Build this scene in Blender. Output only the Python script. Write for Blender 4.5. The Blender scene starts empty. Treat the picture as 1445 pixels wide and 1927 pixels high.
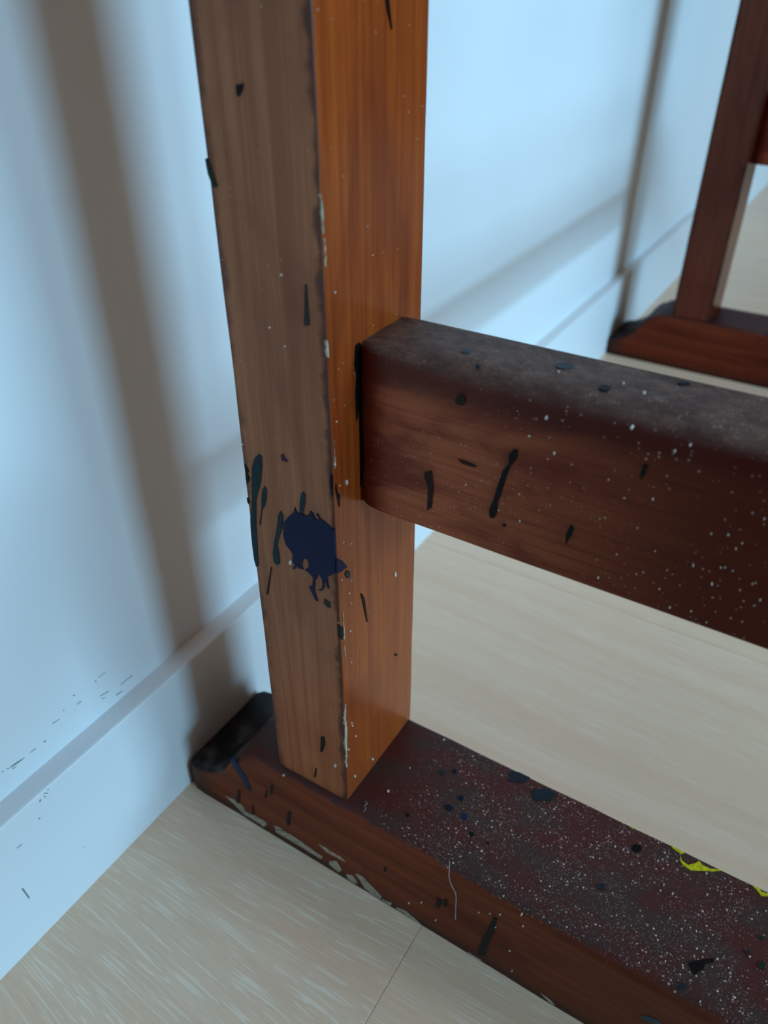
import bpy, bmesh, math, random
from mathutils import Matrix, Vector, noise
from mathutils.geometry import tessellate_polygon
random.seed(7)
SC = bpy.context.scene
COL = SC.collection

# ------------------------------------------------------------------ camera
# x runs along the wall away from the viewer, -y into the room, z up (metres)
F_PX, YAW, PITCH, ROLL = 1478.44, 0.5574726, 0.6091039, -0.0013702
CAM = Vector((-0.205758, -0.315647, 0.431037))
ca, sa, cb, sb = math.cos(YAW), math.sin(YAW), math.cos(PITCH), math.sin(PITCH)
fwd = Vector((ca*cb, sa*cb, -sb)); right = Vector((sa, -ca, 0.0)); up = right.cross(fwd)
cr, sr = math.cos(ROLL), math.sin(ROLL)
right, up = cr*right + sr*up, -sr*right + cr*up
cd = bpy.data.cameras.new('camera'); cam = bpy.data.objects.new('camera', cd); COL.objects.link(cam)
cam.matrix_world = Matrix(((right.x, up.x, -fwd.x, CAM.x), (right.y, up.y, -fwd.y, CAM.y),
                           (right.z, up.z, -fwd.z, CAM.z), (0, 0, 0, 1)))
cd.sensor_fit = 'HORIZONTAL'; cd.sensor_width = 36.0; cd.lens = F_PX/1445*36.0
cd.clip_start = 0.01; cd.clip_end = 60
cd.dof.use_dof = True; cd.dof.focus_distance = 0.35; cd.dof.aperture_fstop = cd.lens/3.0
SC.camera = cam

# ------------------------------------------------------------------ light
w = bpy.data.worlds.new('world'); SC.world = w; w.use_nodes = True
bg = w.node_tree.nodes['Background']; bg.inputs['Color'].default_value = (1.0, 0.82, 0.68, 1); bg.inputs['Strength'].default_value = 0.02

def area_light(name, loc, target, sx, sy, power, col):
    l = bpy.data.lights.new(name, 'AREA'); l.shape = 'RECTANGLE'; l.size = sx; l.size_y = sy
    l.energy = power; l.color = col
    o = bpy.data.objects.new(name, l); COL.objects.link(o); o.location = loc
    o.rotation_euler = (Vector(target) - Vector(loc)).to_track_quat('-Z', 'Y').to_euler()
    return o
# daylight from the window across the room: brightest sky in its top, duller towards the ground
area_light('window_sky', (0.27, -3.3, 1.22), (0.3, 0, 0.25), 1.8, 0.07, 47, (0.36, 0.71, 1.0))
area_light('window_middle', (0.27, -3.33, 1.02), (0.3, 0, 0.25), 1.8, 0.32, 49, (0.36, 0.71, 1.0))
area_light('window_lower', (0.27, -3.4, 0.60), (0.3, 0, 0.25), 1.8, 0.5, 28, (0.36, 0.71, 1.0))
# warm overhead fill added to brighten the floor; no actual lamp known there
area_light('overhead_fill', (0.6, -1.1, 2.5), (0.6, -1.1, 0), 2.0, 1.6, 10, (1.0, 0.82, 0.66))

SC.view_settings.view_transform = 'Standard'
try: SC.view_settings.look = 'None'
except Exception: pass
SC.view_settings.gamma = 1.0; SC.view_settings.use_curve_mapping = False
SC.view_settings.exposure = 0.08
# ------------------------------------------------------------------ dimensions
P0, P1, W = 0.1181, 0.1639, 0.0675       # leg: from / to (distance from the wall plane), width along the wall
HF = 0.0659                               # top of the foot
FF, FB = -0.0058, 0.0662                  # foot front / back
BT, HB, WT = 0.0438, 0.0938, 0.0312       # baseboard face, its height, wall face
R0, R1, Z0, Z1 = 0.0180, 0.0531, 0.2455, 0.3173
X1 = 0.7997                               # second frame
Q0, Q1 = 1.040, 1.086                     # room-side legs
FOOT_END = 1.16

# ------------------------------------------------------------------ node helper
class N:
    def __init__(s, name):
        s.m = bpy.data.materials.new(name); s.m.use_nodes = True
        s.t = s.m.node_tree; s.b = s.t.nodes['Principled BSDF']
        s.co = s.t.nodes.new('ShaderNodeTexCoord')
    def n(s, k, ins=None, **at):
        d = s.t.nodes.new(k)
        for a, v in at.items(): setattr(d, a, v)
        for i, v in (ins or {}).items():
            if isinstance(v, bpy.types.NodeSocket): s.t.links.new(v, d.inputs[i])
            else: d.inputs[i].default_value = v
        return d
    def mp(s, scale, loc=(0, 0, 0), src='Object'):
        return s.n('ShaderNodeMapping', {0: s.co.outputs[src], 1: loc, 3: scale}).outputs[0]
    def noise(s, vec, scale, detail=4, rough=0.55, dist=0.0):
        return s.n('ShaderNodeTexNoise', {'Vector': vec, 'Scale': scale, 'Detail': detail, 'Roughness': rough, 'Distortion': dist}).outputs[0]
    def ramp(s, v, a, b, lo=0.0, hi=1.0):
        return s.n('ShaderNodeMapRange', {0: v, 1: a, 2: b, 3: lo, 4: hi}, interpolation_type='SMOOTHSTEP').outputs[0]
    def math(s, op, a, b=0.0):
        return s.n('ShaderNodeMath', {0: a, 1: b}, operation=op).outputs[0]
    def mix(s, f, a, b):
        d = s.n('ShaderNodeMix', {0: f}, data_type='RGBA')
        for i, v in ((6, a), (7, b)):
            if isinstance(v, bpy.types.NodeSocket): s.t.links.new(v, d.inputs[i])
            else: d.inputs[i].default_value = (*v, 1)
        return d.outputs[2]
    def xyz(s, src='Object'):
        return s.n('ShaderNodeSeparateXYZ', {0: s.co.outputs[src]}).outputs
    def specks(s, scale, r, keep, seed=0.0):
        """round spots scattered at random: 1 inside a spot"""
        v = s.n('ShaderNodeTexVoronoi', {'Vector': s.mp((1, 1, 1), (seed, seed*.7, seed*.3)), 'Scale': scale, 'Randomness': 1.0})
        c = s.n('ShaderNodeSeparateColor', {0: v.outputs['Color']}).outputs
        rad = s.math('MULTIPLY', c[1], r)
        a = s.math('LESS_THAN', v.outputs['Distance'], rad)
        return s.math('MULTIPLY', a, s.math('LESS_THAN', c[0], keep))
    def set(s, **k):
        for i, v in k.items():
            i = i.replace('_', ' ')
            if isinstance(v, bpy.types.NodeSocket): s.t.links.new(v, s.b.inputs[i])
            else: s.b.inputs[i].default_value = (*v, 1) if isinstance(v, tuple) else v
    def bump(s, h, strength, dist=0.001):
        s.t.links.new(s.n('ShaderNodeBump', {'Height': h, 'Strength': strength, 'Distance': dist}).outputs[0], s.b.inputs['Normal'])

def grain(m, axis, across=900, along=22):
    sc = [across]*3; sc[axis] = along
    fine = m.noise(m.mp(tuple(sc)), 1.0, 3, 0.6, 0.3)
    sc2 = [v*.18 for v in sc]
    wide = m.noise(m.mp(tuple(sc2), (3, 1, 2)), 1.0, 3, 0.6, 0.8)
    return fine, wide

def mat_leg(name, dark=None):
    m = N(name); X = m.xyz(); NX = m.xyz('Normal')
    fine, wide = grain(m, 2)
    blot = m.noise(m.mp((22, 22, 9)), 1.0, 4, 0.6, 0.6)
    # varnished face towards the room
    c = m.mix(m.ramp(wide, .2, .8), (.23, .031, .005), (.42, .080, .012))
    c = m.mix(m.ramp(fine, .42, .75, 0, .55), c, (.16, .022, .006))
    c = m.mix(m.ramp(blot, .52, .70, 0, .55), c, (.15, .022, .008))
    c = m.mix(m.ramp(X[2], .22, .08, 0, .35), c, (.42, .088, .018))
    # bare, rubbed side faces
    d = m.mix(m.ramp(wide, .3, .7), (.31, .108, .049), (.43, .165, .078))
    d = m.mix(m.ramp(fine, .45, .8, 0, .28), d, (.17, .054, .025))
    d = m.mix(m.ramp(blot, .50, .72, 0, .6), d, (.20, .058, .030))
    sc = m.noise(m.mp((60, 160, 40), (5, 0, 0)), 1.0, 5, .7)
    d = m.mix(m.ramp(sc, .62, .72, 0, .7), d, (.045, .024, .020))
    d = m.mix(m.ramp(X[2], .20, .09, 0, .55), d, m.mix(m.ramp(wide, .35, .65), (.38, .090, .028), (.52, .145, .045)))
    # dirt rubbed into both long arrises of the side face
    wob = m.math('MULTIPLY', m.math('SUBTRACT', m.noise(m.mp((30, 30, 60)), 1.0, 4, .65), .5), .012)
    e1 = m.math('ADD', m.math('ADD', X[1], P1), wob)
    e2 = m.math('ADD', m.math('MULTIPLY', m.math('ADD', X[1], P0), -1.0), wob)
    d = m.mix(m.ramp(e1, .0035, .0005, 0, .75), d, (.035, .014, .014))
    d = m.mix(m.ramp(e2, .0045, .0008, 0, .65), d, (.05, .022, .018))
    side = m.ramp(m.math('ABSOLUTE', NX[0]), .35, .75)
    col = m.mix(side, c, d)
    arr = m.math('MULTIPLY', m.ramp(m.math('ABSOLUTE', NX[0]), .25, .45), m.ramp(m.math('ABSOLUTE', NX[0]), .97, .8))
    col = m.mix(m.math('MULTIPLY', arr, .7), col, (.055, .018, .012))
    col = m.mix(m.math('MULTIPLY', m.specks(300, .12, .25), .6), col, (.45, .38, .30))
    if dark:                                # older, unworn stain
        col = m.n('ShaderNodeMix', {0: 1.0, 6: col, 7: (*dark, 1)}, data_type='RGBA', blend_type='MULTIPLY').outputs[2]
    m.set(Base_Color=col, Roughness=m.mix(side, (.28,)*3, (.62,)*3), Specular_IOR_Level=.2,
          Coat_Weight=m.math('MULTIPLY', m.math('SUBTRACT', 1.0, side), .25), Coat_Roughness=.25)
    m.bump(fine, .10, .0006)
    return m.m

def tint(m, col, dark):
    return m.n('ShaderNodeMix', {0: 1.0, 6: col, 7: (*dark, 1)}, data_type='RGBA', blend_type='MULTIPLY').outputs[2] if dark else col

def mat_rail(name, dark=None):
    m = N(name); X = m.xyz(); NN = m.xyz('Normal')
    fine, wide = grain(m, 1)
    blot = m.noise(m.mp((25, 11, 25)), 1.0, 4, .6, .5)
    c = m.mix(m.ramp(wide, .2, .8), (.34, .082, .033), (.46, .126, .054))
    c = m.mix(m.ramp(fine, .45, .8, 0, .6), c, (.10, .015, .006))
    c = m.mix(m.ramp(blot, .50, .68, 0, .7), c, (.12, .013, .008))
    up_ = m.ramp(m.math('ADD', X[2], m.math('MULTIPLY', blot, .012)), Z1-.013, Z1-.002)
    c = m.mix(m.math('MULTIPLY', up_, .85), c, (.055, .011, .008))  # shade of the rounded top edge, put into the colour
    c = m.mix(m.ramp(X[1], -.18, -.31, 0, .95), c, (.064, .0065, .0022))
    c = m.mix(m.ramp(X[1], -P1-.016, -P1-.004, 0, .8), c, (.09, .008, .003))  # turned shoulder beside the leg: its darker shading painted into the colour
    dst = m.noise(m.mp((150, 90, 150)), 1.0, 6, .75)
    g = m.mix(m.ramp(dst, .35, .65), (.075, .042, .033), (.165, .096, .074))
    top = m.ramp(NN[2], .45, .92)
    col = m.mix(m.math('MULTIPLY', top, m.ramp(dst, .25, .5, .65, .95)), c, g)
    dens = m.ramp(X[1], -.17, -.30, .10, .34)
    fd = m.math('MULTIPLY', m.math('MULTIPLY', m.specks(1200, .40, .55, 2.0), top), m.ramp(dst, .42, .58))
    col = m.mix(m.math('MULTIPLY', fd, .5), col, (.50, .36, .29))
    sp = m.math('MULTIPLY', m.specks(560, .23, .60), m.ramp(m.noise(m.mp((40, 40, 40)), 1.0, 3), .42, .6, .15, 1.0))
    col = m.mix(m.math('MULTIPLY', sp, m.math('ADD', dens, .15)), col, (.62, .52, .45))
    col = tint(m, col, dark)
    m.set(Base_Color=col, Roughness=m.mix(top, (.42,)*3, (.6,)*3), Specular_IOR_Level=m.mix(top, (.12,)*3, (.35,)*3))
    m.bump(fine, .12, .0006)
    return m.m

def mat_foot(name, dark=None):
    m = N(name); X = m.xyz(); NN = m.xyz('Normal')
    fine, wide = grain(m, 1)
    blot = m.noise(m.mp((30, 14, 30)), 1.0, 4, .6, .5)
    c = m.mix(m.ramp(wide, .3, .7), (.15, .030, .010), (.24, .050, .017))
    c = m.mix(m.ramp(fine, .45, .8, 0, .5), c, (.085, .015, .006))
    c = m.mix(m.ramp(blot, .50, .68, 0, .7), c, (.10, .013, .006))
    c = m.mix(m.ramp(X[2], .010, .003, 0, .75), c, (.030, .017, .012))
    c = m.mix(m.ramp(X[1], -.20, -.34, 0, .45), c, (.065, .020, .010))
    c = m.mix(m.math('MULTIPLY', m.specks(380, .14, .35), .35), c, (.5, .36, .25))
    # the top: dirty dark red varnish under a crust of pale dust grains
    big = m.noise(m.mp((55, 35, 55), (2, 4, 0)), 1.0, 4, .6)
    t = m.mix(m.ramp(big, .38, .62), (.085, .016, .012), (.060, .027, .021))
    dens = m.math('MULTIPLY', m.ramp(m.noise(m.mp((48, 48, 48), (1, 0, 5)), 1.0, 4, .6), .33, .58, .12, 1.0), m.ramp(X[1], -.168, -.215))
    s1 = m.math('MULTIPLY', m.specks(1350, .48, .85), dens)
    s2 = m.math('MULTIPLY', m.specks(640, .36, .42, 3.0), dens)
    t = m.mix(m.math('MULTIPLY', s1, .45), t, (.42, .29, .24))
    t = m.mix(m.math('MULTIPLY', s2, .75), t, (.78, .60, .52))
    top = m.ramp(m.math('ADD', NN[2], m.math('MULTIPLY', m.math('SUBTRACT', big, .5), .7)), .58, .86)
    col = m.mix(top, c, t)
    # black, worn-through stain on the scooped toe
    wob = m.math('MULTIPLY', m.math('SUBTRACT', m.noise(m.mp((70, 70, 70)), 1.0, 4, .7), .5), .02)
    toe = m.math('MULTIPLY', m.ramp(m.math('ADD', X[1], wob), -.093, -.084), m.ramp(NN[2], .25, .6))
    col = m.mix(toe, col, m.mix(m.ramp(m.noise(m.mp((60, 60, 60)), 1.0, 4), .45, .65), (.010, .008, .008), (.060, .045, .040)))
    end = m.ramp(m.math('ADD', X[1], wob), -.072, -.050)
    col = m.mix(m.math('MULTIPLY', m.math('MULTIPLY', end, m.math('SUBTRACT', 1.0, toe)), .7), col, (.045, .026, .016))
    col = tint(m, col, dark)
    m.set(Base_Color=col, Roughness=m.mix(top, (.5,)*3, (.55,)*3), Specular_IOR_Level=m.mix(top, (.12,)*3, (.22,)*3))
    m.bump(m.math('ADD', m.math('MULTIPLY', fine, .3), m.math('MULTIPLY', m.math('ADD', s1, s2), m.math('MULTIPLY', top, .6))), .30, .0006)
    return m.m

def mat_plank():
    m = N('limed_oak')
    rnd = m.n('ShaderNodeObjectInfo').outputs['Random']
    off = m.n('ShaderNodeCombineXYZ', {0: m.math('MULTIPLY', rnd, 3.1), 1: m.math('MULTIPLY', rnd, 7.7), 2: 0.0}).outputs[0]
    base = m.n('ShaderNodeVectorMath', {0: m.co.outputs['Object'], 1: off}, operation='ADD').outputs[0]
    def mp(sc): return m.n('ShaderNodeMapping', {0: base, 3: sc}).outputs[0]
    warp = m.noise(mp((9, 2.2, 1)), 1.0, 2, .5)
    bold = m.n('ShaderNodeObjectInfo').outputs['Object Index']        # 1: strongly figured board, 0: quiet board
    wx = m.n('ShaderNodeCombineXYZ', {0: m.math('MULTIPLY', m.math('SUBTRACT', warp, .5), .045), 1: 0.0, 2: 0.0}).outputs[0]
    wb = m.n('ShaderNodeVectorMath', {0: base, 1: wx}, operation='ADD').outputs[0]
    # on the figured boards the grain fans out across the width
    P = m.xyz(); fan = m.math('MULTIPLY', m.math('MULTIPLY', m.math('ADD', m.math('MULTIPLY', P[0], 2.6), -.16), P[1]), bold)
    wb = m.n('ShaderNodeVectorMath', {0: wb, 1: m.n('ShaderNodeCombineXYZ', {0: fan, 1: 0.0, 2: 0.0}).outputs[0]}, operation='ADD').outputs[0]
    def mw(sc): return m.n('ShaderNodeMapping', {0: wb, 3: sc}).outputs[0]
    # early-wood bands, then short pale pores lying along them
    ring = m.noise(mw((55, .9, 1)), 1.0, 3, .6)
    pore = m.noise(mw((720, 30, 1)), 1.0, 2, .5)
    fine = m.noise(mw((1500, 45, 1)), 1.0, 2, .5)
    p = m.math('MULTIPLY', m.ramp(pore, .565, .60), m.ramp(ring, .36, .54, .45, 1.0))
    p = m.math('MULTIPLY', p, m.ramp(bold, 0.0, 1.0, .30, 1.0))
    c = m.mix(m.ramp(ring, .3, .7), (.86, .57, .385), (.92, .665, .475))
    c = m.mix(m.ramp(fine, .4, .75, 0, .35), c, (.66, .47, .32))
    c = m.mix(m.ramp(m.noise(mp((9, 4, 1)), 1.0, 3), .35, .7, 0, .35), c, (.88, .60, .37))
    c = m.mix(p, c, (.95, .76, .59))
    m.set(Base_Color=c, Roughness=.34, Specular_IOR_Level=.6)
    m.bump(m.math('ADD', m.math('MULTIPLY', pore, -.5), fine), .10, .0004)
    return m.m

def mat_paint():
    m = N('white_wall_paint')
    a = m.noise(m.mp((6, 6, 6)), 1.0, 3, .5)
    m.set(Base_Color=m.mix(m.ramp(a, .3, .7), (.80, .81, .82), (.83, .84, .85)), Roughness=.45, Specular_IOR_Level=.35)
    m.bump(m.noise(m.mp((500, 500, 500)), 1.0, 2), .03, .0005)
    return m.m

def flat(name, col, rough=.4, var=.15, scale=400, spec=.10):
    m = N(name)
    a = m.noise(m.mp((scale,)*3), 1.0, 3, .6)
    m.set(Base_Color=m.mix(m.ramp(a, .3, .7), tuple(c*(1-var) for c in col), tuple(min(1, c*(1+var)) for c in col)), Roughness=rough, Specular_IOR_Level=spec)
    m.bump(a, .15, .0003)
    return m.m

LEG, RAIL, FOOT, PLANK, PAINT = mat_leg('stained_leg_wood'), mat_rail('stained_rail_wood'), mat_foot('stained_foot_wood'), mat_plank(), mat_paint()
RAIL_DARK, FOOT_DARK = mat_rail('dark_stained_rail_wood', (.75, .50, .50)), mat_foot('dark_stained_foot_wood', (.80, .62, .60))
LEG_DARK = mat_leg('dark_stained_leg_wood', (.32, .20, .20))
INK = {'navy': flat('dark_blue_oil_paint', (.006, .008, .040), .32, .2), 'teal': flat('dark_teal_paint', (.012, .026, .031), .4),
       'black': flat('black_paint_and_joint_shade', (.005, .005, .006), .35), 'white': flat('white_paint', (.66, .57, .49), .5),
       'purple': flat('purple_paint', (.045, .022, .050), .5), 'grey': flat('dark_grey_paint', (.035, .030, .028), .5),
       'green': flat('dark_green_paint', (.016, .030, .018), .5), 'chip': flat('bare_chipped_wood', (.42, .34, .25), .7, .25, 300),
       'stain': flat('dark_brown_stain', (.030, .012, .010), .5), 'bluegrey': flat('grey_blue_paint', (.050, .066, .080), .5),
       'slate': flat('slate_paint', (.020, .024, .032), .5), 'blue': flat('blue_paint', (.008, .022, .060), .4),
       'deepblue': flat('deep_blue_paint', (.008, .011, .025), .45), 'charcoal': flat('charcoal_paint', (.014, .013, .013), .5),
       'yellow': flat('yellow_paint', (.62, .52, .015), .4, .3, 900), 'scuff': flat('grey_scuff', (.22, .25, .28), .7)}
HAIR = flat('pale_fibre', (.55, .50, .44), .5)
GAP = flat('dark_subfloor', (.02, .015, .012), .8)  # dark subfloor slab under the planks

# ------------------------------------------------------------------ geometry helpers
def link(name, bm, mat, parent=None, smooth=True):
    bmesh.ops.recalc_face_normals(bm, faces=bm.faces)
    me = bpy.data.meshes.new(name); bm.to_mesh(me); bm.free(); me.materials.append(mat)
    if smooth:
        for p in me.polygons: p.use_smooth = True
        me.set_sharp_from_angle(angle=math.radians(40))
    o = bpy.data.objects.new(name, me); COL.objects.link(o)
    if parent: o.parent = parent
    if smooth:
        wn = o.modifiers.new('weighted', 'WEIGHTED_NORMAL'); wn.keep_sharp = True
    return o

def rrect(a0, a1, b0, b1, radii, seg=4):
    """rounded rectangle, corners in the order (a0,b0),(a1,b0),(a1,b1),(a0,b1)"""
    pts = []
    cs = ((a0, b0, 1, 1, math.pi), (a1, b0, -1, 1, 1.5*math.pi), (a1, b1, -1, -1, 0), (a0, b1, 1, -1, .5*math.pi))
    for (a, b, sx, sy, st), r in zip(cs, radii):
        for k in range(seg+1):
            t = st + .5*math.pi*k/seg
            pts.append((a+sx*r+r*math.cos(t), b+sy*r+r*math.sin(t)))
    return pts

def loft(rings, cap=True):
    bm = bmesh.new(); R = [[bm.verts.new(p) for p in ring] for ring in rings]
    n = len(R[0])
    for A, B in zip(R, R[1:]):
        for i in range(n): bm.faces.new((A[i], A[(i+1) % n], B[(i+1) % n], B[i]))
    if cap: bm.faces.new(R[0]); bm.faces.new(R[-1])
    return bm

def jit(p, amt, f=35.0, seed=0.0):
    v = Vector(p)*f + Vector((seed, seed*1.7, seed*.3))
    n = noise.noise_vector(v)
    return (p[0]+n.x*amt, p[1]+n.y*amt, p[2]+n.z*amt*.3)

def tag(o, label=None, cat=None, group=None, kind=None):
    if label: o['label'] = label
    if cat: o['category'] = cat
    if group: o['group'] = group
    if kind: o['kind'] = kind
    return o

def box(bm, x0, x1, y0, y1, z0, z1, bev=0.0):
    r = bmesh.ops.create_cube(bm, size=1.0)
    for v in r['verts']:
        v.co = Vector(((x0+x1)/2+v.co.x*(x1-x0), (y0+y1)/2+v.co.y*(y1-y0), (z0+z1)/2+v.co.z*(z1-z0)))
    if bev:
        es = list({e for v in r['verts'] for e in v.link_edges})
        bmesh.ops.bevel(bm, geom=es, offset=bev, segments=1, affect='EDGES')

# ------------------------------------------------------------------ setting
bm = bmesh.new(); box(bm, -1.6, 6.0, -WT, .12, 0, 2.6)
wall = tag(link('wall_left', bm, PAINT, smooth=False), 'plain white painted wall behind the wooden trestle', kind='structure')
prof = [(-WT+.001, 0), (-BT, 0), (-BT, HB-.0012), (-BT+.0005, HB-.0003), (-BT+.0015, HB), (-WT+.001, HB)]
bm = loft([[(x, y, z) for y, z in prof] for x in (-1.6, 6.0)])
baseboard = tag(link('baseboard_left', bm, PAINT, smooth=False), 'plain square white baseboard along the wall foot', kind='structure')

bm = bmesh.new(); box(bm, -1.6, 6.0, -3.0, -.02, -.03, -.0125)
floor = tag(link('floor', bm, GAP, smooth=False), 'pale limed oak plank floor', kind='structure')
PWID = .29; row = 0; xs = .010 - 5*PWID
while xs < 5.9:
    joint = -.2150 if row == 4 else -.2150 - random.uniform(.25, 1.2)
    spans = [(-.030, joint), (joint, joint-1.3), (joint-1.3, -3.0)]
    for a, b in spans:
        if b < -3.0: b = -3.0
        if a <= b: continue
        bm = bmesh.new(); g = .00010
        hx, hy = (PWID)/2-g, (a-b)/2-g
        box(bm, -hx, hx, -hy, hy, -.0125, 0.0, .0003)
        pl = link('plank', bm, PLANK, floor, smooth=False); pl.pass_index = 1 if row <= 4 else 0
        pl.location = (xs+PWID/2, (a+b)/2, 0)
    xs += PWID; row += 1

# ------------------------------------------------------------------ the trestle
def root(name, loc, label, cat):
    o = bpy.data.objects.new(name, None); COL.objects.link(o); o.location = loc; o.empty_display_size = .05
    return tag(o, label, cat)
table = root('trestle_table', (0, -.35, 0), 'old paint-spattered dark wooden trestle table frame standing against the white wall', 'table')
OY = .35                                   # part origins sit at the wall plane: local y = -distance
def part(o, dx=0.0):
    o.parent = table; o.location = (dx, OY, 0); return o

def leg_bm(d0, d1, top, seed):
    zs = [HF-.001]+[HF+.004+i*.012 for i in range(int((top-HF-.004)/.012)+1)]
    return loft([[jit((a, b, z), .0003, 28, seed) for a, b in rrect(0, W, -d1, -d0, (.0016,)*4, 3)] for z in zs])

TOE = [(.0446, .020), (.0460, .0228), (.050, .0245), (.058, .0262), (.066, .0296), (.073, .0345), (.0785, .0405), (.083, .0485),
       (.0875, .0545), (.092, .0578), (.097, .0597), (.101, .0628), (.106, .0650), (.112, HF), (.120, HF)]
def foot_bm(seed):
    st = TOE + [(.12+i*.012, HF) for i in range(1, int((FOOT_END-.24)/.012)+1)]
    st += [(FOOT_END+.0438-d, h) for d, h in reversed(TOE)]
    rings = []
    for d, h in st:
        e = min(1.0, max(.35, (d-.0446)/.006))
        r = rrect(FF + (1-e)*.004, FB - (1-e)*.004, 0.0, h, (.0015, .0015, .0028, .0062), 4)
        ring = []
        for a, b in r:
            q = jit((a, -d, b), .0004, 40, seed)
            ring.append((q[0], max(-10, q[1]), max(0.0, q[2] if b > .002 else 0.0)))
        rings.append(ring)
    return loft(rings)

def rail_bm(seed):
    st = [(P1-.004, .0026), (P1+.0006, .0026), (P1+.002, .0016), (P1+.005, .0007), (P1+.009, .0002), (P1+.014, 0.0)]
    st += [(P1+.014+i*.012, 0.0) for i in range(1, int((Q0-P1-.028)/.012)+1)] + [(Q0+.003, .0)]
    rings = []
    for d, ins in st:
        r = rrect(R0+ins, R1, Z0+ins*.15, Z1-ins*.2, (.0022, .0022, .0020, .0035+.009*min(1, max(0, (d-P1)/.035))), 5)
        rings.append([jit((a, -d, b), .0003, 30, seed) for a, b in r])
    return loft(rings)

TOP = .74
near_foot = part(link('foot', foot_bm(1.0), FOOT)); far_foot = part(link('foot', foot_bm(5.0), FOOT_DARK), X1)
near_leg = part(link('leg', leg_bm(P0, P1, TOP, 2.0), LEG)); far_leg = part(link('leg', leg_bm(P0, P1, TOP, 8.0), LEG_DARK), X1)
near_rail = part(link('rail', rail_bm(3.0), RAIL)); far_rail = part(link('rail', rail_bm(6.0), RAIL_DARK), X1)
tag(near_foot, 'nearer dusty foot with paint spots, chipped lower edge and black scooped toe'); tag(far_foot, 'farther foot, reddish brown, with black scooped toe')
tag(near_leg, 'nearer leg, dull brown side, varnished orange front, dark blue paint splash'); tag(far_leg, 'farther leg, dark reddish brown, beside the wall')
tag(near_rail, 'nearer rail, dark brown with white specks and black drips'); tag(far_rail, 'farther rail, dark reddish brown, cut off by the picture edge')
part(link('leg', leg_bm(Q0, Q1, TOP, 12.0), LEG)); part(link('leg', leg_bm(Q0, Q1, TOP, 15.0), LEG), X1)
for dx in (0.0, X1):                        # bearers on the leg tops, above the frame of the picture
    part(link('bearer', loft([[jit((a, -d, b), .0004, 30, 4) for a, b in rrect(0, W, TOP, TOP+.05, (.002,)*4, 3)] for d in [.06+i*.03 for i in range(37)]]), RAIL), dx)
BD0, BD1, BZ0, BZ1 = .445, .475, .304, .336
part(link('stretcher', loft([[jit((x, a, b), .0004, 30, 9) for a, b in rrect(-BD1, -BD0, BZ0, BZ1, (.003,)*4, 3)] for x in [R1-.002+i*(X1+R0-R1+.004)/24 for i in range(25)]]), RAIL))

# ------------------------------------------------------------------ paint marks and painted joint shade (points in 1/100 mm: x, distance from wall, z)
def slab(pts, nrm, thick, mat, name, parent):
    if mat == INK['chip']:                  # ragged outline
        q = []
        for a, b in zip(pts, pts[1:]+pts[:1]):
            a, b = Vector(a), Vector(b); L = (b-a).length
            m_ = max(1, min(6, int(L/.0012)))
            for i in range(m_):
                v = a.lerp(b, i/m_); j = min(.0004, L*.08)
                q.append(tuple(v + Vector([0 if abs(c) > .5 else random.uniform(-j, j) for c in nrm])))
        pts = q
    n = Vector(nrm); k = len(pts)
    flatp = [Vector((p[1], p[2], 0)) if abs(n.x) > .5 else Vector((p[0], p[2], 0)) if abs(n.y) > .5 else Vector((p[0], p[1], 0)) for p in pts]
    bm = bmesh.new()
    bot = [bm.verts.new(Vector(p) - n*.0008) for p in pts]; top = [bm.verts.new(Vector(p) + n*thick) for p in pts]
    for i in range(k): bm.faces.new((bot[i], bot[(i+1) % k], top[(i+1) % k], top[i]))
    for t in tessellate_polygon([flatp]): bm.faces.new([top[i] for i in t])
    return link(name, bm, mat, parent, smooth=False)

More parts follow.
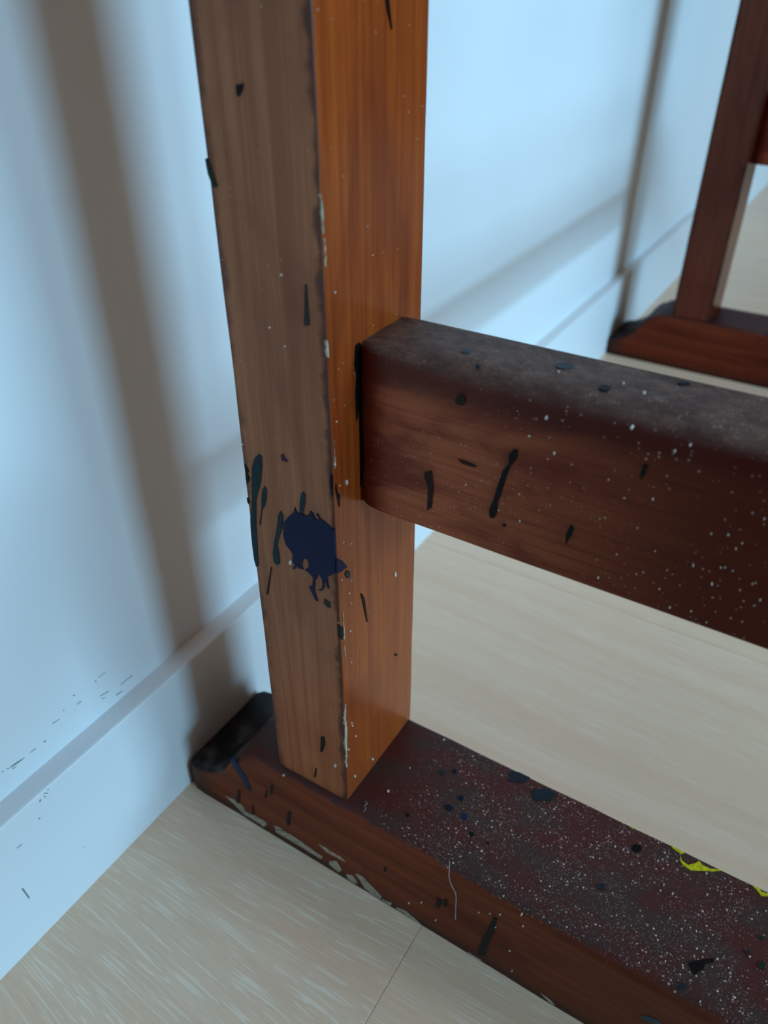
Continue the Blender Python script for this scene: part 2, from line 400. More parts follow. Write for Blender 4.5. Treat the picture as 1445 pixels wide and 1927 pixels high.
HOST = {'leg': near_leg, 'rail': near_rail, 'foot': near_foot, 'wall': wall, 'base': baseboard}
NRM = {'side': (-1, 0, 0), 'front': (0, -1, 0), 'foot_side': (-1, 0, 0), 'foot_top': (0, 0, 1), 'rail_side': (-1, 0, 0), 'rail_end': (-1, 0, 0), 'rail_top': (0, 0, 1), 'wall': (0, -1, 0), 'base': (0, -1, 0)}
WORD = {'navy': 'dark blue paint splash', 'yellow': 'yellow paint smear', 'chip': 'pale bare wood chip', 'teal': 'dark teal paint drip', 'blue': 'blue paint mark'}
MARKS = [
('leg','side','paint_splash','navy',[0,13778,23841,0,14088,24275,0,14382,24591,0,14459,24877,0,14521,24668,0,14648,24612,0,14864,24692,0,14964,24626,0,15126,24712,0,15248,24986,0,15347,24921,0,15460,24682,0,15585,24627,0,15673,24813,0,15527,24936,0,15632,24975,0,15722,24780,0,15996,24680,0,16192,24550,0,16413,24430,0,16420,24019,0,16388,23052,0,16339,22183,0,16120,22005,0,15897,21795,0,15974,21202,0,15917,21148,0,15778,21573,0,15733,21723,0,15728,21149,0,15577,20878,0,15384,20849,0,15556,20985,0,15655,21289,0,15619,21617,0,15442,21824,0,15337,21436,0,15261,21517,0,15183,20729,0,15343,20180,0,15206,20206,0,15008,20591,0,14913,20843,0,15087,20950,0,15148,21468,0,14914,21653,0,14724,21685,0,14962,21957,0,14958,22293,0,14829,22378,0,14682,22233,0,14575,21906,0,14640,21678,0,14416,21639,0,14310,21709,0,14121,21456,0,14042,21509,0,14231,21761,0,14096,21818,0,14111,22333,0,13988,22506,0,13783,22702,0,13704,23165]),
('leg','front','paint_splash','navy',[1,16387,23051,412,16387,22612,767,16387,22037,382,16387,22078,80,16387,22148,-50,16387,22239]),
('leg','side','paint_or_shade_drip','teal',[0,12803,26877,0,12910,26790,0,12885,26294,0,12721,25490,0,12480,24843,0,12346,24429,0,12208,23193,0,12146,22046,0,12042,20776,0,11921,20665,0,11848,21051,0,11829,21862,0,11869,22786,0,11918,23358,0,12050,23950,0,12161,24521,0,12233,25325,0,12361,26124,0,12559,26631]),
('leg','side','paint_or_shade_drip','teal',[0,12924,25356,0,13014,25183,0,12932,24690,0,12774,24266,0,12639,24058,0,12459,23233,0,12399,23210,0,12622,24158,0,12686,24707,0,12793,25158]),
('leg','side','paint_or_shade_drip','teal',[0,13668,24408,0,13774,24211,0,13661,23475,0,13404,22828,0,13311,22457,0,13360,21797,0,13325,21436,0,13196,21294,0,13007,21418,0,13002,21935,0,13111,22432,0,13333,23240,0,13531,24121]),
('leg','side','paint_or_shade_drip','teal',[0,14947,25803,0,15040,25688,0,14981,25217,0,14839,24708,0,14677,24649,0,14738,25231,0,14833,25665]),
('leg','side','paint_or_shade_drip','black',[0,12811,21045,0,12585,20173,0,12332,19199,0,12418,19225,0,12640,20188,0,12835,21052]),
('leg','side','paint_or_shade_fleck','purple',[0,13964,27216,0,14072,27273,0,14133,27104,0,14280,27032,0,14168,26925,0,14076,27038,0,13987,26915]),
('leg','side','paint_or_shade_fleck','grey',[0,15692,20490,0,16016,20404,0,16001,20099,0,15807,20068,0,15651,20233]),
('leg','side','paint_or_shade_fleck','black',[0,11962,26145,0,12134,25850,0,12030,25690,0,12149,25450,0,11960,25156,0,11930,25479,0,11982,25750]),
('leg','side','paint_or_shade_fleck','black',[0,11864,24417,0,11997,24251,0,11911,24114,0,11865,24205]),
('leg','side','paint_or_shade_fleck','black',[0,16338,27043,0,16407,26973,0,16364,26055,0,16321,26185,0,16273,26693]),
('leg','front','paint_or_shade_fleck','black',[198,16387,26576,256,16387,26160,454,16387,25903,385,16387,25351,269,16387,25812,159,16387,26310]),
('leg','front','paint_or_shade_drip','black',[1726,16387,19801,1842,16387,19361,1937,16387,18913,2187,16387,17734,2254,16387,17689,2111,16387,18803,2054,16387,19245,1847,16387,19744]),
('leg','front','paint_or_shade_fleck','black',[-18,16387,19255,217,16387,19036,308,16387,18413,172,16387,18231,-21,16387,18520]),
('leg','front','paint_or_shade_fleck','black',[5034,16387,13139,5011,16387,13086,4912,16387,13152,4820,16387,13237,4757,16387,13343,4763,16387,13404,4813,16387,13420,4916,16387,13362,4990,16387,13239]),
('leg','side','paint_or_shade_drip','black',[0,14942,10856,0,14909,10273,0,14840,9641,0,14975,9696,0,15184,10431,0,15149,11007]),
('leg','side','paint_or_shade_drip','black',[0,14430,7995,0,14287,7128,0,14396,7190,0,14501,8034]),
('leg','side','paint_or_shade_fleck','black',[0,13473,40088,0,13753,40147,0,13686,39958,0,13534,39776,0,13461,39858]),
('leg','side','paint_or_shade_drip','green',[0,11811,37846,0,11877,37398,0,12052,36967,0,12215,37027,0,12065,37460,0,11905,37874]),
('leg','front','paint_or_shade_drip','black',[3827,16387,42355,3967,16387,41912,4222,16387,41411,4254,16387,41412,4122,16387,41917,4011,16387,42361]),
('leg','side','paint_or_shade_fleck','grey',[0,15653,34329,0,15588,33584,0,15513,32869,0,15744,32922,0,15724,33614,0,15720,34343]),
('leg','front','paint_or_shade_fleck','grey',[948,16387,21504,914,16387,21372,791,16387,21364,658,16387,21502,579,16387,21682,603,16387,21817,691,16387,21857,807,16387,21809,939,16387,21676]),
('leg','front','paint_or_shade_fleck','white',[259,16387,27416,226,16387,27386,170,16387,27397,129,16387,27456,132,16387,27508,178,16387,27523,239,16387,27480]),
('leg','front','paint_or_shade_fleck','white',[1013,16387,26183,974,16387,26092,892,16387,26107,843,16387,26221,843,16387,26335,910,16387,26351,987,16387,26311]),
('leg','front','paint_or_shade_fleck','white',[492,16387,26319,473,16387,26304,433,16387,26320,407,16387,26353,407,16387,26379,437,16387,26378,480,16387,26354]),
('leg','front','paint_or_shade_fleck','white',[4853,16387,18778,4821,16387,18655,4741,16387,18664,4677,16387,18820,4689,16387,18961,4741,16387,19007,4806,16387,18928]),
('leg','front','paint_or_shade_fleck','white',[595,16387,23455,570,16387,23448,532,16387,23459,497,16387,23502,502,16387,23530,537,16387,23526,577,16387,23494]),
('leg','front','paint_or_shade_fleck','white',[1167,16387,23032,1149,16387,23015,1105,16387,23036,1076,16387,23076,1075,16387,23105,1110,16387,23096,1143,16387,23069]),
('leg','front','paint_or_shade_fleck','white',[374,16387,21583,346,16387,21580,310,16387,21593,276,16387,21636,280,16387,21666,314,16387,21664,348,16387,21625]),
('leg','front','paint_or_shade_fleck','white',[1080,16387,21053,1056,16387,21043,1015,16387,21062,978,16387,21108,987,16387,21133,1019,16387,21129,1063,16387,21096]),
('leg','front','paint_or_shade_fleck','white',[879,16387,20469,866,16387,20440,819,16387,20461,791,16387,20515,790,16387,20556,825,16387,20557,862,16387,20513]),
('leg','front','paint_or_shade_fleck','white',[1014,16387,19780,993,16387,19768,961,16387,19790,941,16387,19822,932,16387,19859,962,16387,19859,997,16387,19822]),
('leg','front','paint_or_shade_fleck','white',[866,16387,18224,844,16387,18188,800,16387,18216,778,16387,18273,780,16387,18315,805,16387,18340,847,16387,18291]),
('leg','front','paint_or_shade_fleck','white',[862,16387,16220,835,16387,16217,799,16387,16243,774,16387,16284,772,16387,16314,801,16387,16311,846,16387,16270]),
('leg','front','paint_or_shade_fleck','white',[728,16387,12090,709,16387,12065,656,16387,12118,616,16387,12181,616,16387,12226,657,16387,12218,709,16387,12150]),
('leg','front','paint_or_shade_fleck','white',[764,16387,11854,751,16387,11799,690,16387,11859,656,16387,11936,641,16387,12016,698,16387,11982,748,16387,11927]),
('leg','front','paint_or_shade_fleck','white',[1061,16387,10734,1034,16387,10723,980,16387,10756,944,16387,10834,939,16387,10888,986,16387,10870,1042,16387,10800]),
('leg','front','paint_or_shade_fleck','white',[2602,16387,7215,2556,16387,7198,2469,16387,7270,2416,16387,7387,2404,16387,7471,2478,16387,7419,2562,16387,7330]),
('leg','front','paint_or_shade_fleck','white',[851,16387,7731,821,16387,7696,759,16387,7746,710,16387,7853,727,16387,7905,768,16387,7901,831,16387,7830]),
('leg','front','paint_or_shade_fleck','white',[362,16387,10438,340,16387,10406,291,16387,10450,244,16387,10529,253,16387,10588,297,16387,10577,345,16387,10511]),
('leg','front','paint_or_shade_fleck','white',[674,16387,33993,644,16387,33980,605,16387,33986,571,16387,34010,565,16387,34040,607,16387,34044,656,16387,34026]),
('leg','front','paint_or_shade_fleck','white',[445,16387,29166,437,16387,29132,391,16387,29145,364,16387,29186,369,16387,29216,397,16387,29229,434,16387,29200]),
('leg','front','paint_or_shade_fleck','white',[3031,16387,34637,3015,16387,34626,2985,16387,34632,2960,16387,34647,2965,16387,34662,2985,16387,34669,3017,16387,34657]),
('leg','side','paint_or_shade_fleck','white',[0,14042,21805,0,14003,21686,0,13922,21630,0,13874,21684,0,13872,21792,0,13946,21874,0,14033,21921]),
('leg','side','paint_or_shade_fleck','white',[0,14721,34492,0,14689,34449,0,14658,34429,0,14629,34449,0,14631,34505,0,14667,34542,0,14698,34527]),
('leg','side','paint_or_shade_fleck','white',[0,13994,32477,0,13969,32441,0,13942,32429,0,13919,32442,0,13916,32484,0,13950,32505,0,13977,32506]),
('leg','side','paint_or_shade_fleck','white',[0,14624,31912,0,14615,31876,0,14583,31868,0,14561,31882,0,14560,31917,0,14589,31940,0,14617,31940]),
('leg','side','paint_or_shade_fleck','white',[0,15832,9185,0,15797,9039,0,15733,8991,0,15676,9006,0,15698,9148,0,15746,9243,0,15798,9263]),
('leg','side','paint_or_shade_fleck','white',[0,12008,27078,0,11991,27046,0,11960,27039,0,11941,27046,0,11943,27070,0,11967,27091,0,11991,27093]),
('leg','front','chipped_edge','chip',[41,16387,37278,88,16387,36714,86,16387,36064,115,16387,36058,158,16387,36702,69,16387,37274]),
('leg','front','chipped_edge','chip',[116,16387,35891,139,16387,35035,197,16387,35021,174,16387,35879]),
('leg','front','chipped_edge','chip',[9,16387,32513,35,16387,32114,57,16387,31870,119,16387,31850,113,16387,32091,71,16387,32496]),
('leg','front','chipped_edge','chip',[194,16387,28450,187,16387,27285,239,16387,27260,244,16387,28426]),
('leg','front','chipped_edge','chip',[324,16387,19835,310,16387,18248,301,16387,17086,342,16387,17051,371,16387,18199,363,16387,19806]),
('leg','front','chipped_edge','chip',[159,16387,14003,45,16387,13164,75,16387,12433,39,16387,9951,76,16387,9269,122,16387,9221,130,16387,9852,252,16387,12259,176,16387,13036,245,16387,13917]),
('rail','rail_side','paint_or_shade_drip','black',[1799,22928,29323,1799,23075,29325,1799,23047,28964,1799,22872,28640,1799,22752,28145,1799,22612,27349,1799,22519,26932,1799,22536,26548,1799,22449,26219,1799,22271,26203,1799,22217,26530,1799,22340,26965,1799,22427,27475,1799,22603,28371,1799,22798,28706,1799,22765,29052]),
('rail','rail_side','paint_or_shade_drip','black',[1799,27310,30154,1799,27423,30109,1799,27409,29820,1799,27301,29536,1799,27255,29892]),
('rail','rail_side','paint_or_shade_drip','black',[1799,25324,27012,1799,25442,26915,1799,25420,26621,1799,25246,26116,1799,25215,26637]),
('rail','rail_side','paint_or_shade_fleck','black',[1799,22928,26081,1799,22913,26025,1799,22882,25983,1799,22844,25992,1799,22806,26005,1799,22816,26060,1799,22834,26102,1799,22867,26141,1799,22897,26110]),
('rail','rail_side','paint_or_shade_fleck','stain',[1799,20928,30682,1799,20952,30575,1799,20888,30462,1799,20776,30460,1799,20681,30437,1799,20596,30484,1799,20577,30589,1799,20623,30687,1799,20673,30769,1799,20750,30874,1799,20851,30844,1799,20923,30784]),
('rail','rail_side','paint_or_shade_fleck','stain',[1799,19420,27189,1799,19735,27411,1799,19854,26734,1799,19800,25728,1799,19617,25535,1799,19629,26535]),
('rail','rail_side','paint_or_shade_fleck','stain',[1799,20821,28258,1799,21089,28269,1799,21580,28204,1799,21454,28126,1799,21008,28132]),
('rail','rail_side','paint_or_shade_fleck','white',[1799,23961,30824,1799,23963,30769,1799,23927,30763,1799,23896,30779,1799,23892,30829,1799,23910,30878,1799,23946,30865]),
('rail','rail_side','paint_or_shade_fleck','white',[1799,26757,31272,1799,26746,31215,1799,26711,31205,1799,26681,31224,1799,26664,31276,1799,26689,31319,1799,26727,31317]),
('rail','rail_side','paint_or_shade_fleck','white',[1799,24410,29627,1799,24403,29575,1799,24375,29556,1799,24349,29581,1799,24337,29634,1799,24358,29678,1799,24388,29660]),
('rail','rail_side','paint_or_shade_fleck','white',[1799,23482,26488,1799,23473,26450,1799,23448,26431,1799,23425,26447,1799,23422,26484,1799,23438,26520,1799,23464,26511]),
('rail','rail_side','paint_or_shade_fleck','white',[1799,26642,25190,1799,26635,25139,1799,26609,25123,1799,26585,25142,1799,26577,25185,1799,26591,25225,1799,26621,25228]),
('rail','rail_side','paint_or_shade_fleck','white',[1799,29555,26991,1799,29556,26947,1799,29540,26922,1799,29517,26949,1799,29505,26997,1799,29517,27031,1799,29538,27028]),
('rail','rail_side','paint_or_shade_fleck','white',[1799,29205,24999,1799,29203,24953,1799,29180,24935,1799,29157,24952,1799,29152,24994,1799,29162,25028,1799,29186,25036]),
('rail','rail_side','paint_or_shade_fleck','white',[1799,27845,28994,1799,27844,28954,1799,27818,28938,1799,27794,28956,1799,27789,28992,1799,27802,29022,1799,27830,29031]),
('rail','rail_side','paint_or_shade_fleck','white',[1799,29806,28376,1799,29801,28345,1799,29787,28326,1799,29765,28339,1799,29761,28376,1799,29771,28400,1799,29788,28396]),
('rail','rail_side','paint_or_shade_fleck','white',[1799,31111,29439,1799,31109,29409,1799,31093,29390,1799,31075,29411,1799,31066,29438,1799,31073,29468,1799,31095,29459]),
('rail','rail_side','paint_or_shade_fleck','white',[1799,30261,26513,1799,30264,26466,1799,30239,26450,1799,30217,26473,1799,30198,26514,1799,30216,26549,1799,30242,26547]),
('rail','rail_side','paint_or_shade_fleck','white',[1799,26341,29222,1799,26333,29198,1799,26316,29182,1799,26295,29192,1799,26296,29219,1799,26307,29239,1799,26326,29237]),
('rail','rail_side','paint_or_shade_fleck','white',[1799,26963,28716,1799,26952,28693,1799,26932,28679,1799,26907,28683,1799,26909,28707,1799,26925,28723,1799,26946,28729]),
('rail','rail_side','paint_or_shade_fleck','white',[1799,30610,28111,1799,30616,28068,1799,30602,28056,1799,30585,28081,1799,30571,28121,1799,30578,28152,1799,30596,28149]),
('rail','rail_side','paint_or_shade_fleck','white',[1799,30291,28523,1799,30290,28490,1799,30269,28468,1799,30244,28486,1799,30239,28519,1799,30252,28546,1799,30274,28543]),
('rail','rail_side','paint_or_shade_fleck','white',[1799,30732,28374,1799,30736,28347,1799,30714,28341,1799,30696,28347,1799,30688,28370,1799,30700,28393,1799,30723,28396]),
('rail','rail_side','paint_or_shade_fleck','white',[1799,31747,26512,1799,31742,26478,1799,31726,26455,1799,31705,26473,1799,31698,26507,1799,31706,26536,1799,31729,26543]),
('rail','rail_side','paint_or_shade_fleck','white',[1799,24193,29327,1799,24190,29310,1799,24176,29299,1799,24165,29310,1799,24160,29326,1799,24170,29343,1799,24188,29345]),
('rail','rail_side','paint_or_shade_fleck','white',[1799,23453,29998,1799,23444,29969,1799,23420,29954,1799,23399,29967,1799,23394,29996,1799,23412,30021,1799,23439,30021]),
('rail','rail_side','paint_or_shade_fleck','white',[1799,28531,31186,1799,28533,31161,1799,28514,31154,1799,28495,31162,1799,28492,31186,1799,28503,31203,1799,28521,31203]),
('rail','rail_side','paint_or_shade_fleck','white',[1799,28147,30853,1799,28145,30821,1799,28127,30811,1799,28107,30823,1799,28104,30855,1799,28112,30880,1799,28133,30881]),
('rail','rail_side','paint_or_shade_fleck','white',[1799,23335,27602,1799,23332,27579,1799,23313,27564,1799,23299,27579,1799,23293,27600,1799,23306,27624,1799,23327,27620]),
('rail','rail_side','paint_or_shade_fleck','white',[1799,22612,26645,1799,22606,26620,1799,22586,26601,1799,22570,26617,1799,22564,26641,1799,22583,26658,1799,22602,26663]),
('rail','rail_side','paint_or_shade_fleck','white',[1799,27565,27730,1799,27564,27713,1799,27552,27706,1799,27538,27709,1799,27536,27728,1799,27545,27742,1799,27558,27742]),
('rail','rail_side','paint_or_shade_fleck','white',[1799,30482,27294,1799,30476,27272,1799,30461,27263,1799,30445,27267,1799,30439,27287,1799,30448,27311,1799,30469,27310]),
('rail','rail_side','paint_or_shade_fleck','white',[1799,30361,27242,1799,30359,27211,1799,30340,27201,1799,30323,27213,1799,30315,27237,1799,30324,27264,1799,30346,27262]),
('rail','rail_side','paint_or_shade_fleck','white',[1799,31381,27011,1799,31380,26985,1799,31365,26967,1799,31348,26983,1799,31343,27006,1799,31350,27031,1799,31370,27034]),
('rail','rail_side','paint_or_shade_fleck','white',[1799,27092,26430,1799,27084,26407,1799,27070,26395,1799,27052,26401,1799,27047,26426,1799,27061,26444,1799,27079,26446]),
('rail','rail_side','paint_or_shade_fleck','white',[1799,28284,27059,1799,28282,27040,1799,28266,27026,1799,28251,27036,1799,28250,27053,1799,28257,27074,1799,28274,27070]),
('rail','rail_side','paint_or_shade_fleck','white',[1799,27878,25896,1799,27869,25875,1799,27854,25860,1799,27838,25868,1799,27836,25888,1799,27847,25904,1799,27865,25911]),
('rail','rail_side','paint_or_shade_fleck','white',[1799,28722,25606,1799,28721,25583,1799,28702,25563,1799,28686,25579,1799,28674,25600,1799,28691,25624,1799,28714,25629]),
('rail','rail_side','paint_or_shade_fleck','white',[1799,21223,27282,1799,21217,27254,1799,21194,27239,1799,21179,27255,1799,21176,27278,1799,21190,27301,1799,21215,27306]),
('rail','rail_side','paint_or_shade_fleck','white',[1799,29894,25146,1799,29884,25120,1799,29868,25107,1799,29847,25109,1799,29843,25135,1799,29854,25161,1799,29877,25164]),
('rail','rail_side','paint_or_shade_fleck','white',[1799,30443,24915,1799,30442,24892,1799,30424,24879,1799,30408,24886,1799,30406,24907,1799,30416,24921,1799,30432,24932]),
('rail','rail_side','paint_or_shade_fleck','white',[1799,30724,27263,1799,30718,27245,1799,30703,27234,1799,30685,27236,1799,30678,27254,1799,30694,27270,1799,30713,27277]),
('rail','rail_top','paint_or_shade_fleck','bluegrey',[3352,20279,31732,3281,20292,31732,3187,20307,31732,3138,20224,31732,3122,20145,31732,3144,20076,31732,3183,20006,31732,3267,19981,31732,3353,20019,31732,3415,20083,31732,3463,20166,31732,3442,20256,31732]),
('rail','rail_top','paint_or_shade_fleck','bluegrey',[4129,23867,31732,3997,23904,31732,3874,23797,31732,3742,23718,31732,3679,23578,31732,3697,23434,31732,3810,23350,31732,3963,23326,31732,4130,23387,31732,4207,23538,31732,4293,23676,31732,4237,23799,31732]),
('rail','rail_top','paint_or_shade_fleck','slate',[3131,25482,31732,3035,25498,31732,2910,25501,31732,2843,25411,31732,2831,25320,31732,2843,25226,31732,2933,25162,31732,3054,25192,31732,3154,25214,31732,3248,25273,31732,3238,25363,31732,3266,25471,31732]),
('rail','rail_top','paint_or_shade_fleck','slate',[4837,27619,31732,4744,27614,31732,4668,27532,31732,4573,27481,31732,4558,27393,31732,4566,27316,31732,4613,27257,31732,4709,27266,31732,4797,27332,31732,4848,27409,31732,4889,27487,31732,4868,27550,31732]),
('rail','rail_top','paint_or_shade_fleck','white',[3398,26579,31732,3361,26585,31732,3332,26573,31732,3299,26561,31732,3283,26535,31732,3302,26506,31732,3341,26488,31732,3385,26490,31732,3423,26497,31732,3448,26516,31732,3447,26542,31732,3425,26563,31732]),
('rail','rail_top','paint_or_shade_fleck','white',[3428,23639,31732,3394,23650,31732,3357,23647,31732,3350,23621,31732,3349,23600,31732,3353,23577,31732,3381,23564,31732,3412,23551,31732,3446,23555,31732,3465,23575,31732,3458,23599,31732,3459,23624,31732]),
('rail','rail_top','paint_or_shade_fleck','white',[3700,25783,31732,3674,25787,31732,3635,25795,31732,3617,25777,31732,3624,25755,31732,3644,25739,31732,3664,25724,31732,3694,25717,31732,3728,25718,31732,3734,25739,31732,3735,25756,31732,3737,25777,31732]),
('rail','rail_top','paint_or_shade_fleck','slate',[2477,21095,31732,2439,21105,31732,2399,21102,31732,2379,21074,31732,2374,21044,31732,2364,21004,31732,2402,20973,31732,2450,20973,31732,2494,20976,31732,2514,21007,31732,2536,21039,31732,2503,21070,31732]),
('rail','rail_end','paint_or_shade_drip','black',[1961,16380,31368,1961,16591,31374,1961,16478,30476,1961,16525,29269,1961,16456,28327,1961,16539,27517,1961,16548,26659,1961,16426,25730,1961,16301,24820,1961,16226,25007,1961,16336,26339,1961,16282,27317,1961,16361,28534,1961,16314,29664,1961,16384,30561]),  # black paint blob, extended as a strip to draw the crevice shade
('leg','front','paint_or_shade_fleck','black',[1787,16387,31682,2070,16387,31705,2101,16387,30507,1927,16387,29698,1816,16387,28700,1701,16387,28614,1711,16387,29788,1812,16387,30513,1684,16387,30884]),  # shade in the crevice beside the rail, drawn as a black sliver
('foot','foot_side','paint_or_shade_drip','blue',[-583,8646,5401,-583,9058,4440,-583,9398,3696,-583,9753,3261,-583,9922,3481,-583,9780,4186,-583,9438,4927,-583,8898,5721]),
('foot','foot_side','paint_or_shade_drip','charcoal',[-583,8807,2670,-583,8625,1812,-583,8541,1218,-583,8679,1307,-583,8853,1961,-583,8988,2789]),
('foot','foot_side','paint_or_shade_drip','charcoal',[-583,11591,5156,-583,11474,4588,-583,11427,4155,-583,11509,4204,-583,11637,4686,-583,11712,5230]),
('foot','foot_side','paint_or_shade_drip','charcoal',[-583,11133,4289,-583,10872,3516,-583,11073,3605,-583,11212,4323]),
('foot','foot_side','paint_or_shade_drip','charcoal',[-583,9824,1972,-583,9708,875,-583,9846,992,-583,9914,2047]),
('foot','foot_side','paint_or_shade_drip','charcoal',[-583,12649,3500,-583,12460,2686,-583,12435,1979,-583,12644,2146,-583,12746,2884,-583,12846,3615]),
('foot','foot_side','paint_or_shade_drip','charcoal',[-583,22323,3512,-583,22217,2695,-583,22484,2827,-583,22558,3624]),
('foot','foot_side','paint_or_shade_drip','charcoal',[-583,22723,3869,-583,22633,3183,-583,22839,3296,-583,22869,3947]),
('foot','foot_side','paint_or_shade_drip','charcoal',[-583,25387,4758,-583,25199,3465,-583,24975,2201,-583,24833,598,-583,25226,774,-583,25380,2325,-583,25542,3560,-583,25596,4837]),
('foot','foot_side','paint_or_shade_drip','charcoal',[-583,19103,3546,-583,19069,3109,-583,19169,3180,-583,19203,3615]),
('foot','foot_side','paint_or_shade_drip','bluegrey',[-583,32877,3676,-583,33121,3989,-583,33493,4135,-583,33772,3978,-583,33434,3671,-583,33108,3528]),
('foot','foot_side','chipped_edge','chip',[-583,11419,946,-583,11989,1129,-583,12947,1211,-583,13869,1056,-583,14908,884,-583,14759,568,-583,13970,601,-583,12762,612,-583,11515,521]),
('foot','foot_side','chipped_edge','chip',[-583,15362,906,-583,15891,1275,-583,16213,778,-583,16069,348,-583,15407,514]),
('foot','foot_side','chipped_edge','chip',[-583,16562,602,-583,16948,875,-583,17307,299,-583,17072,-71,-583,16675,194]),
('foot','foot_side','chipped_edge','chip',[-583,17206,1239,-583,17701,1315,-583,18183,920,-583,18908,469,-583,18809,-46,-583,18294,-18,-583,17805,285]),
('foot','foot_side','chipped_edge','chip',[-583,18908,240,-583,19569,438,-583,19511,133,-583,19028,-27]),
('foot','foot_side','chipped_edge','chip',[-583,19868,347,-583,20457,447,-583,21398,45,-583,20940,-264,-583,20466,-82,-583,19930,82]),
('foot','foot_side','chipped_edge','chip',[-583,7603,1143,-583,8264,1308,-583,8982,1191,-583,9019,685,-583,9883,957,-583,10697,932,-583,10839,844,-583,10527,325,-583,9608,406,-583,8871,369,-583,8200,860]),
('foot','foot_side','chipped_edge','chip',[-583,11372,1138,-583,11930,1255,-583,12063,1097,-583,11600,921]),
('foot','foot_side','chipped_edge','chip',[-583,28377,474,-583,28750,468,-583,29219,125,-583,28868,-21]),
('foot','foot_side','chipped_edge','chip',[-583,24304,-52,-583,25094,-145,-583,24954,-359]),
('foot','foot_side','chipped_edge','chip',[-583,14701,2006,-583,16168,1997,-583,16521,1778,-583,15239,1672]),
('foot','foot_side','paint_or_shade_fleck','white',[-583,12552,6737,-583,12665,6771,-583,12617,6644]),
('foot','foot_side','paint_or_shade_fleck','white',[-583,22355,1432,-583,22347,1360,-583,22309,1316,-583,22271,1308,-583,22271,1384,-583,22301,1464,-583,22336,1462]),
('foot','foot_side','paint_or_shade_fleck','white',[-583,24670,4514,-583,24658,4451,-583,24628,4395,-583,24601,4416,-583,24599,4471,-583,24620,4528,-583,24650,4544]),
('foot','foot_side','paint_or_shade_fleck','white',[-583,25241,4959,-583,25223,4894,-583,25196,4854,-583,25163,4846,-583,25169,4912,-583,25186,4968,-583,25218,4991]),
('foot','foot_side','paint_or_shade_fleck','white',[-583,26514,2689,-583,26500,2619,-583,26472,2578,-583,26438,2569,-583,26437,2639,-583,26457,2707,-583,26491,2723]),
('foot','foot_side','paint_or_shade_fleck','white',[-583,26806,983,-583,26801,919,-583,26772,855,-583,26740,871,-583,26740,939,-583,26758,1007,-583,26791,1027]),
('foot','foot_side','paint_or_shade_fleck','white',[-583,20712,1542,-583,20696,1474,-583,20659,1402,-583,20622,1416,-583,20628,1493,-583,20657,1569,-583,20694,1576]),
('foot','foot_side','paint_or_shade_fleck','white',[-583,25614,4071,-583,25605,4000,-583,25571,3956,-583,25538,3958,-583,25535,4024,-583,25562,4079,-583,25592,4103]),
('foot','foot_side','paint_or_shade_fleck','white',[-583,26751,6323,-583,26741,6253,-583,26709,6215,-583,26678,6218,-583,26676,6278,-583,26696,6334,-583,26728,6358]),
('foot','foot_side','paint_or_shade_fleck','white',[-583,26932,5506,-583,26922,5436,-583,26891,5386,-583,26869,5416,-583,26853,5460,-583,26878,5519,-583,26910,5542]),
('foot','foot_side','paint_or_shade_fleck','white',[-583,21466,2325,-583,21449,2257,-583,21414,2195,-583,21390,2225,-583,21381,2276,-583,21411,2342,-583,21453,2381]),
('foot','foot_side','paint_or_shade_fleck','white',[-583,25747,5376,-583,25732,5306,-583,25701,5254,-583,25668,5261,-583,25662,5327,-583,25690,5387,-583,25725,5416]),
('foot','foot_top','paint_or_shade_fleck','blue',[2550,22251,6593,2459,22264,6593,2358,22257,6593,2304,22179,6593,2285,22088,6593,2342,22009,6593,2430,21965,6593,2538,21950,6593,2607,22024,6593,2633,22107,6593,2622,22193,6593]),
('foot','foot_top','paint_or_shade_fleck','slate',[4309,19975,6593,4223,20014,6593,4146,19970,6593,4062,19924,6593,4092,19837,6593,4110,19750,6593,4197,19696,6593,4288,19731,6593,4366,19763,6593,4437,19834,6593,4391,19926,6593]),
('foot','foot_top','paint_or_shade_fleck','deepblue',[3437,21611,6593,3341,21610,6593,3258,21587,6593,3210,21522,6593,3184,21443,6593,3229,21366,6593,3312,21316,6593,3407,21335,6593,3479,21382,6593,3487,21460,6593,3462,21523,6593]),
('foot','foot_top','paint_or_shade_fleck','deepblue',[2593,21391,6593,2481,21371,6593,2373,21359,6593,2332,21254,6593,2318,21164,6593,2332,21065,6593,2409,20983,6593,2537,20991,6593,2624,21093,6593,2673,21199,6593,2624,21287,6593]),
('foot','foot_top','paint_or_shade_fleck','black',[1011,19650,6593,957,19646,6593,898,19656,6593,864,19607,6593,857,19551,6593,899,19514,6593,934,19474,6593,984,19493,6593,1040,19503,6593,1037,19559,6593,1055,19613,6593]),
('foot','foot_top','paint_or_shade_fleck','deepblue',[4761,20498,6593,4679,20523,6593,4613,20469,6593,4571,20414,6593,4550,20347,6593,4566,20266,6593,4648,20243,6593,4727,20253,6593,4782,20303,6593,4811,20366,6593,4806,20436,6593]),
('foot','foot_top','paint_or_shade_fleck','black',[1788,23006,6593,1711,23028,6593,1651,22969,6593,1586,22928,6593,1604,22860,6593,1624,22803,6593,1683,22780,6593,1759,22753,6593,1813,22816,6593,1842,22881,6593,1847,22957,6593]),
('foot','foot_top','paint_or_shade_fleck','black',[1751,23878,6593,1723,23885,6593,1687,23869,6593,1665,23831,6593,1660,23797,6593,1674,23775,6593,1694,23764,6593,1722,23771,6593,1751,23791,6593,1759,23824,6593,1773,23861,6593]),
('foot','foot_top','paint_or_shade_fleck','white',[1701,18015,6593,1656,18006,6593,1615,18011,6593,1593,17981,6593,1579,17943,6593,1604,17904,6593,1645,17883,6593,1686,17886,6593,1715,17906,6593,1734,17937,6593,1724,17975,6593]),
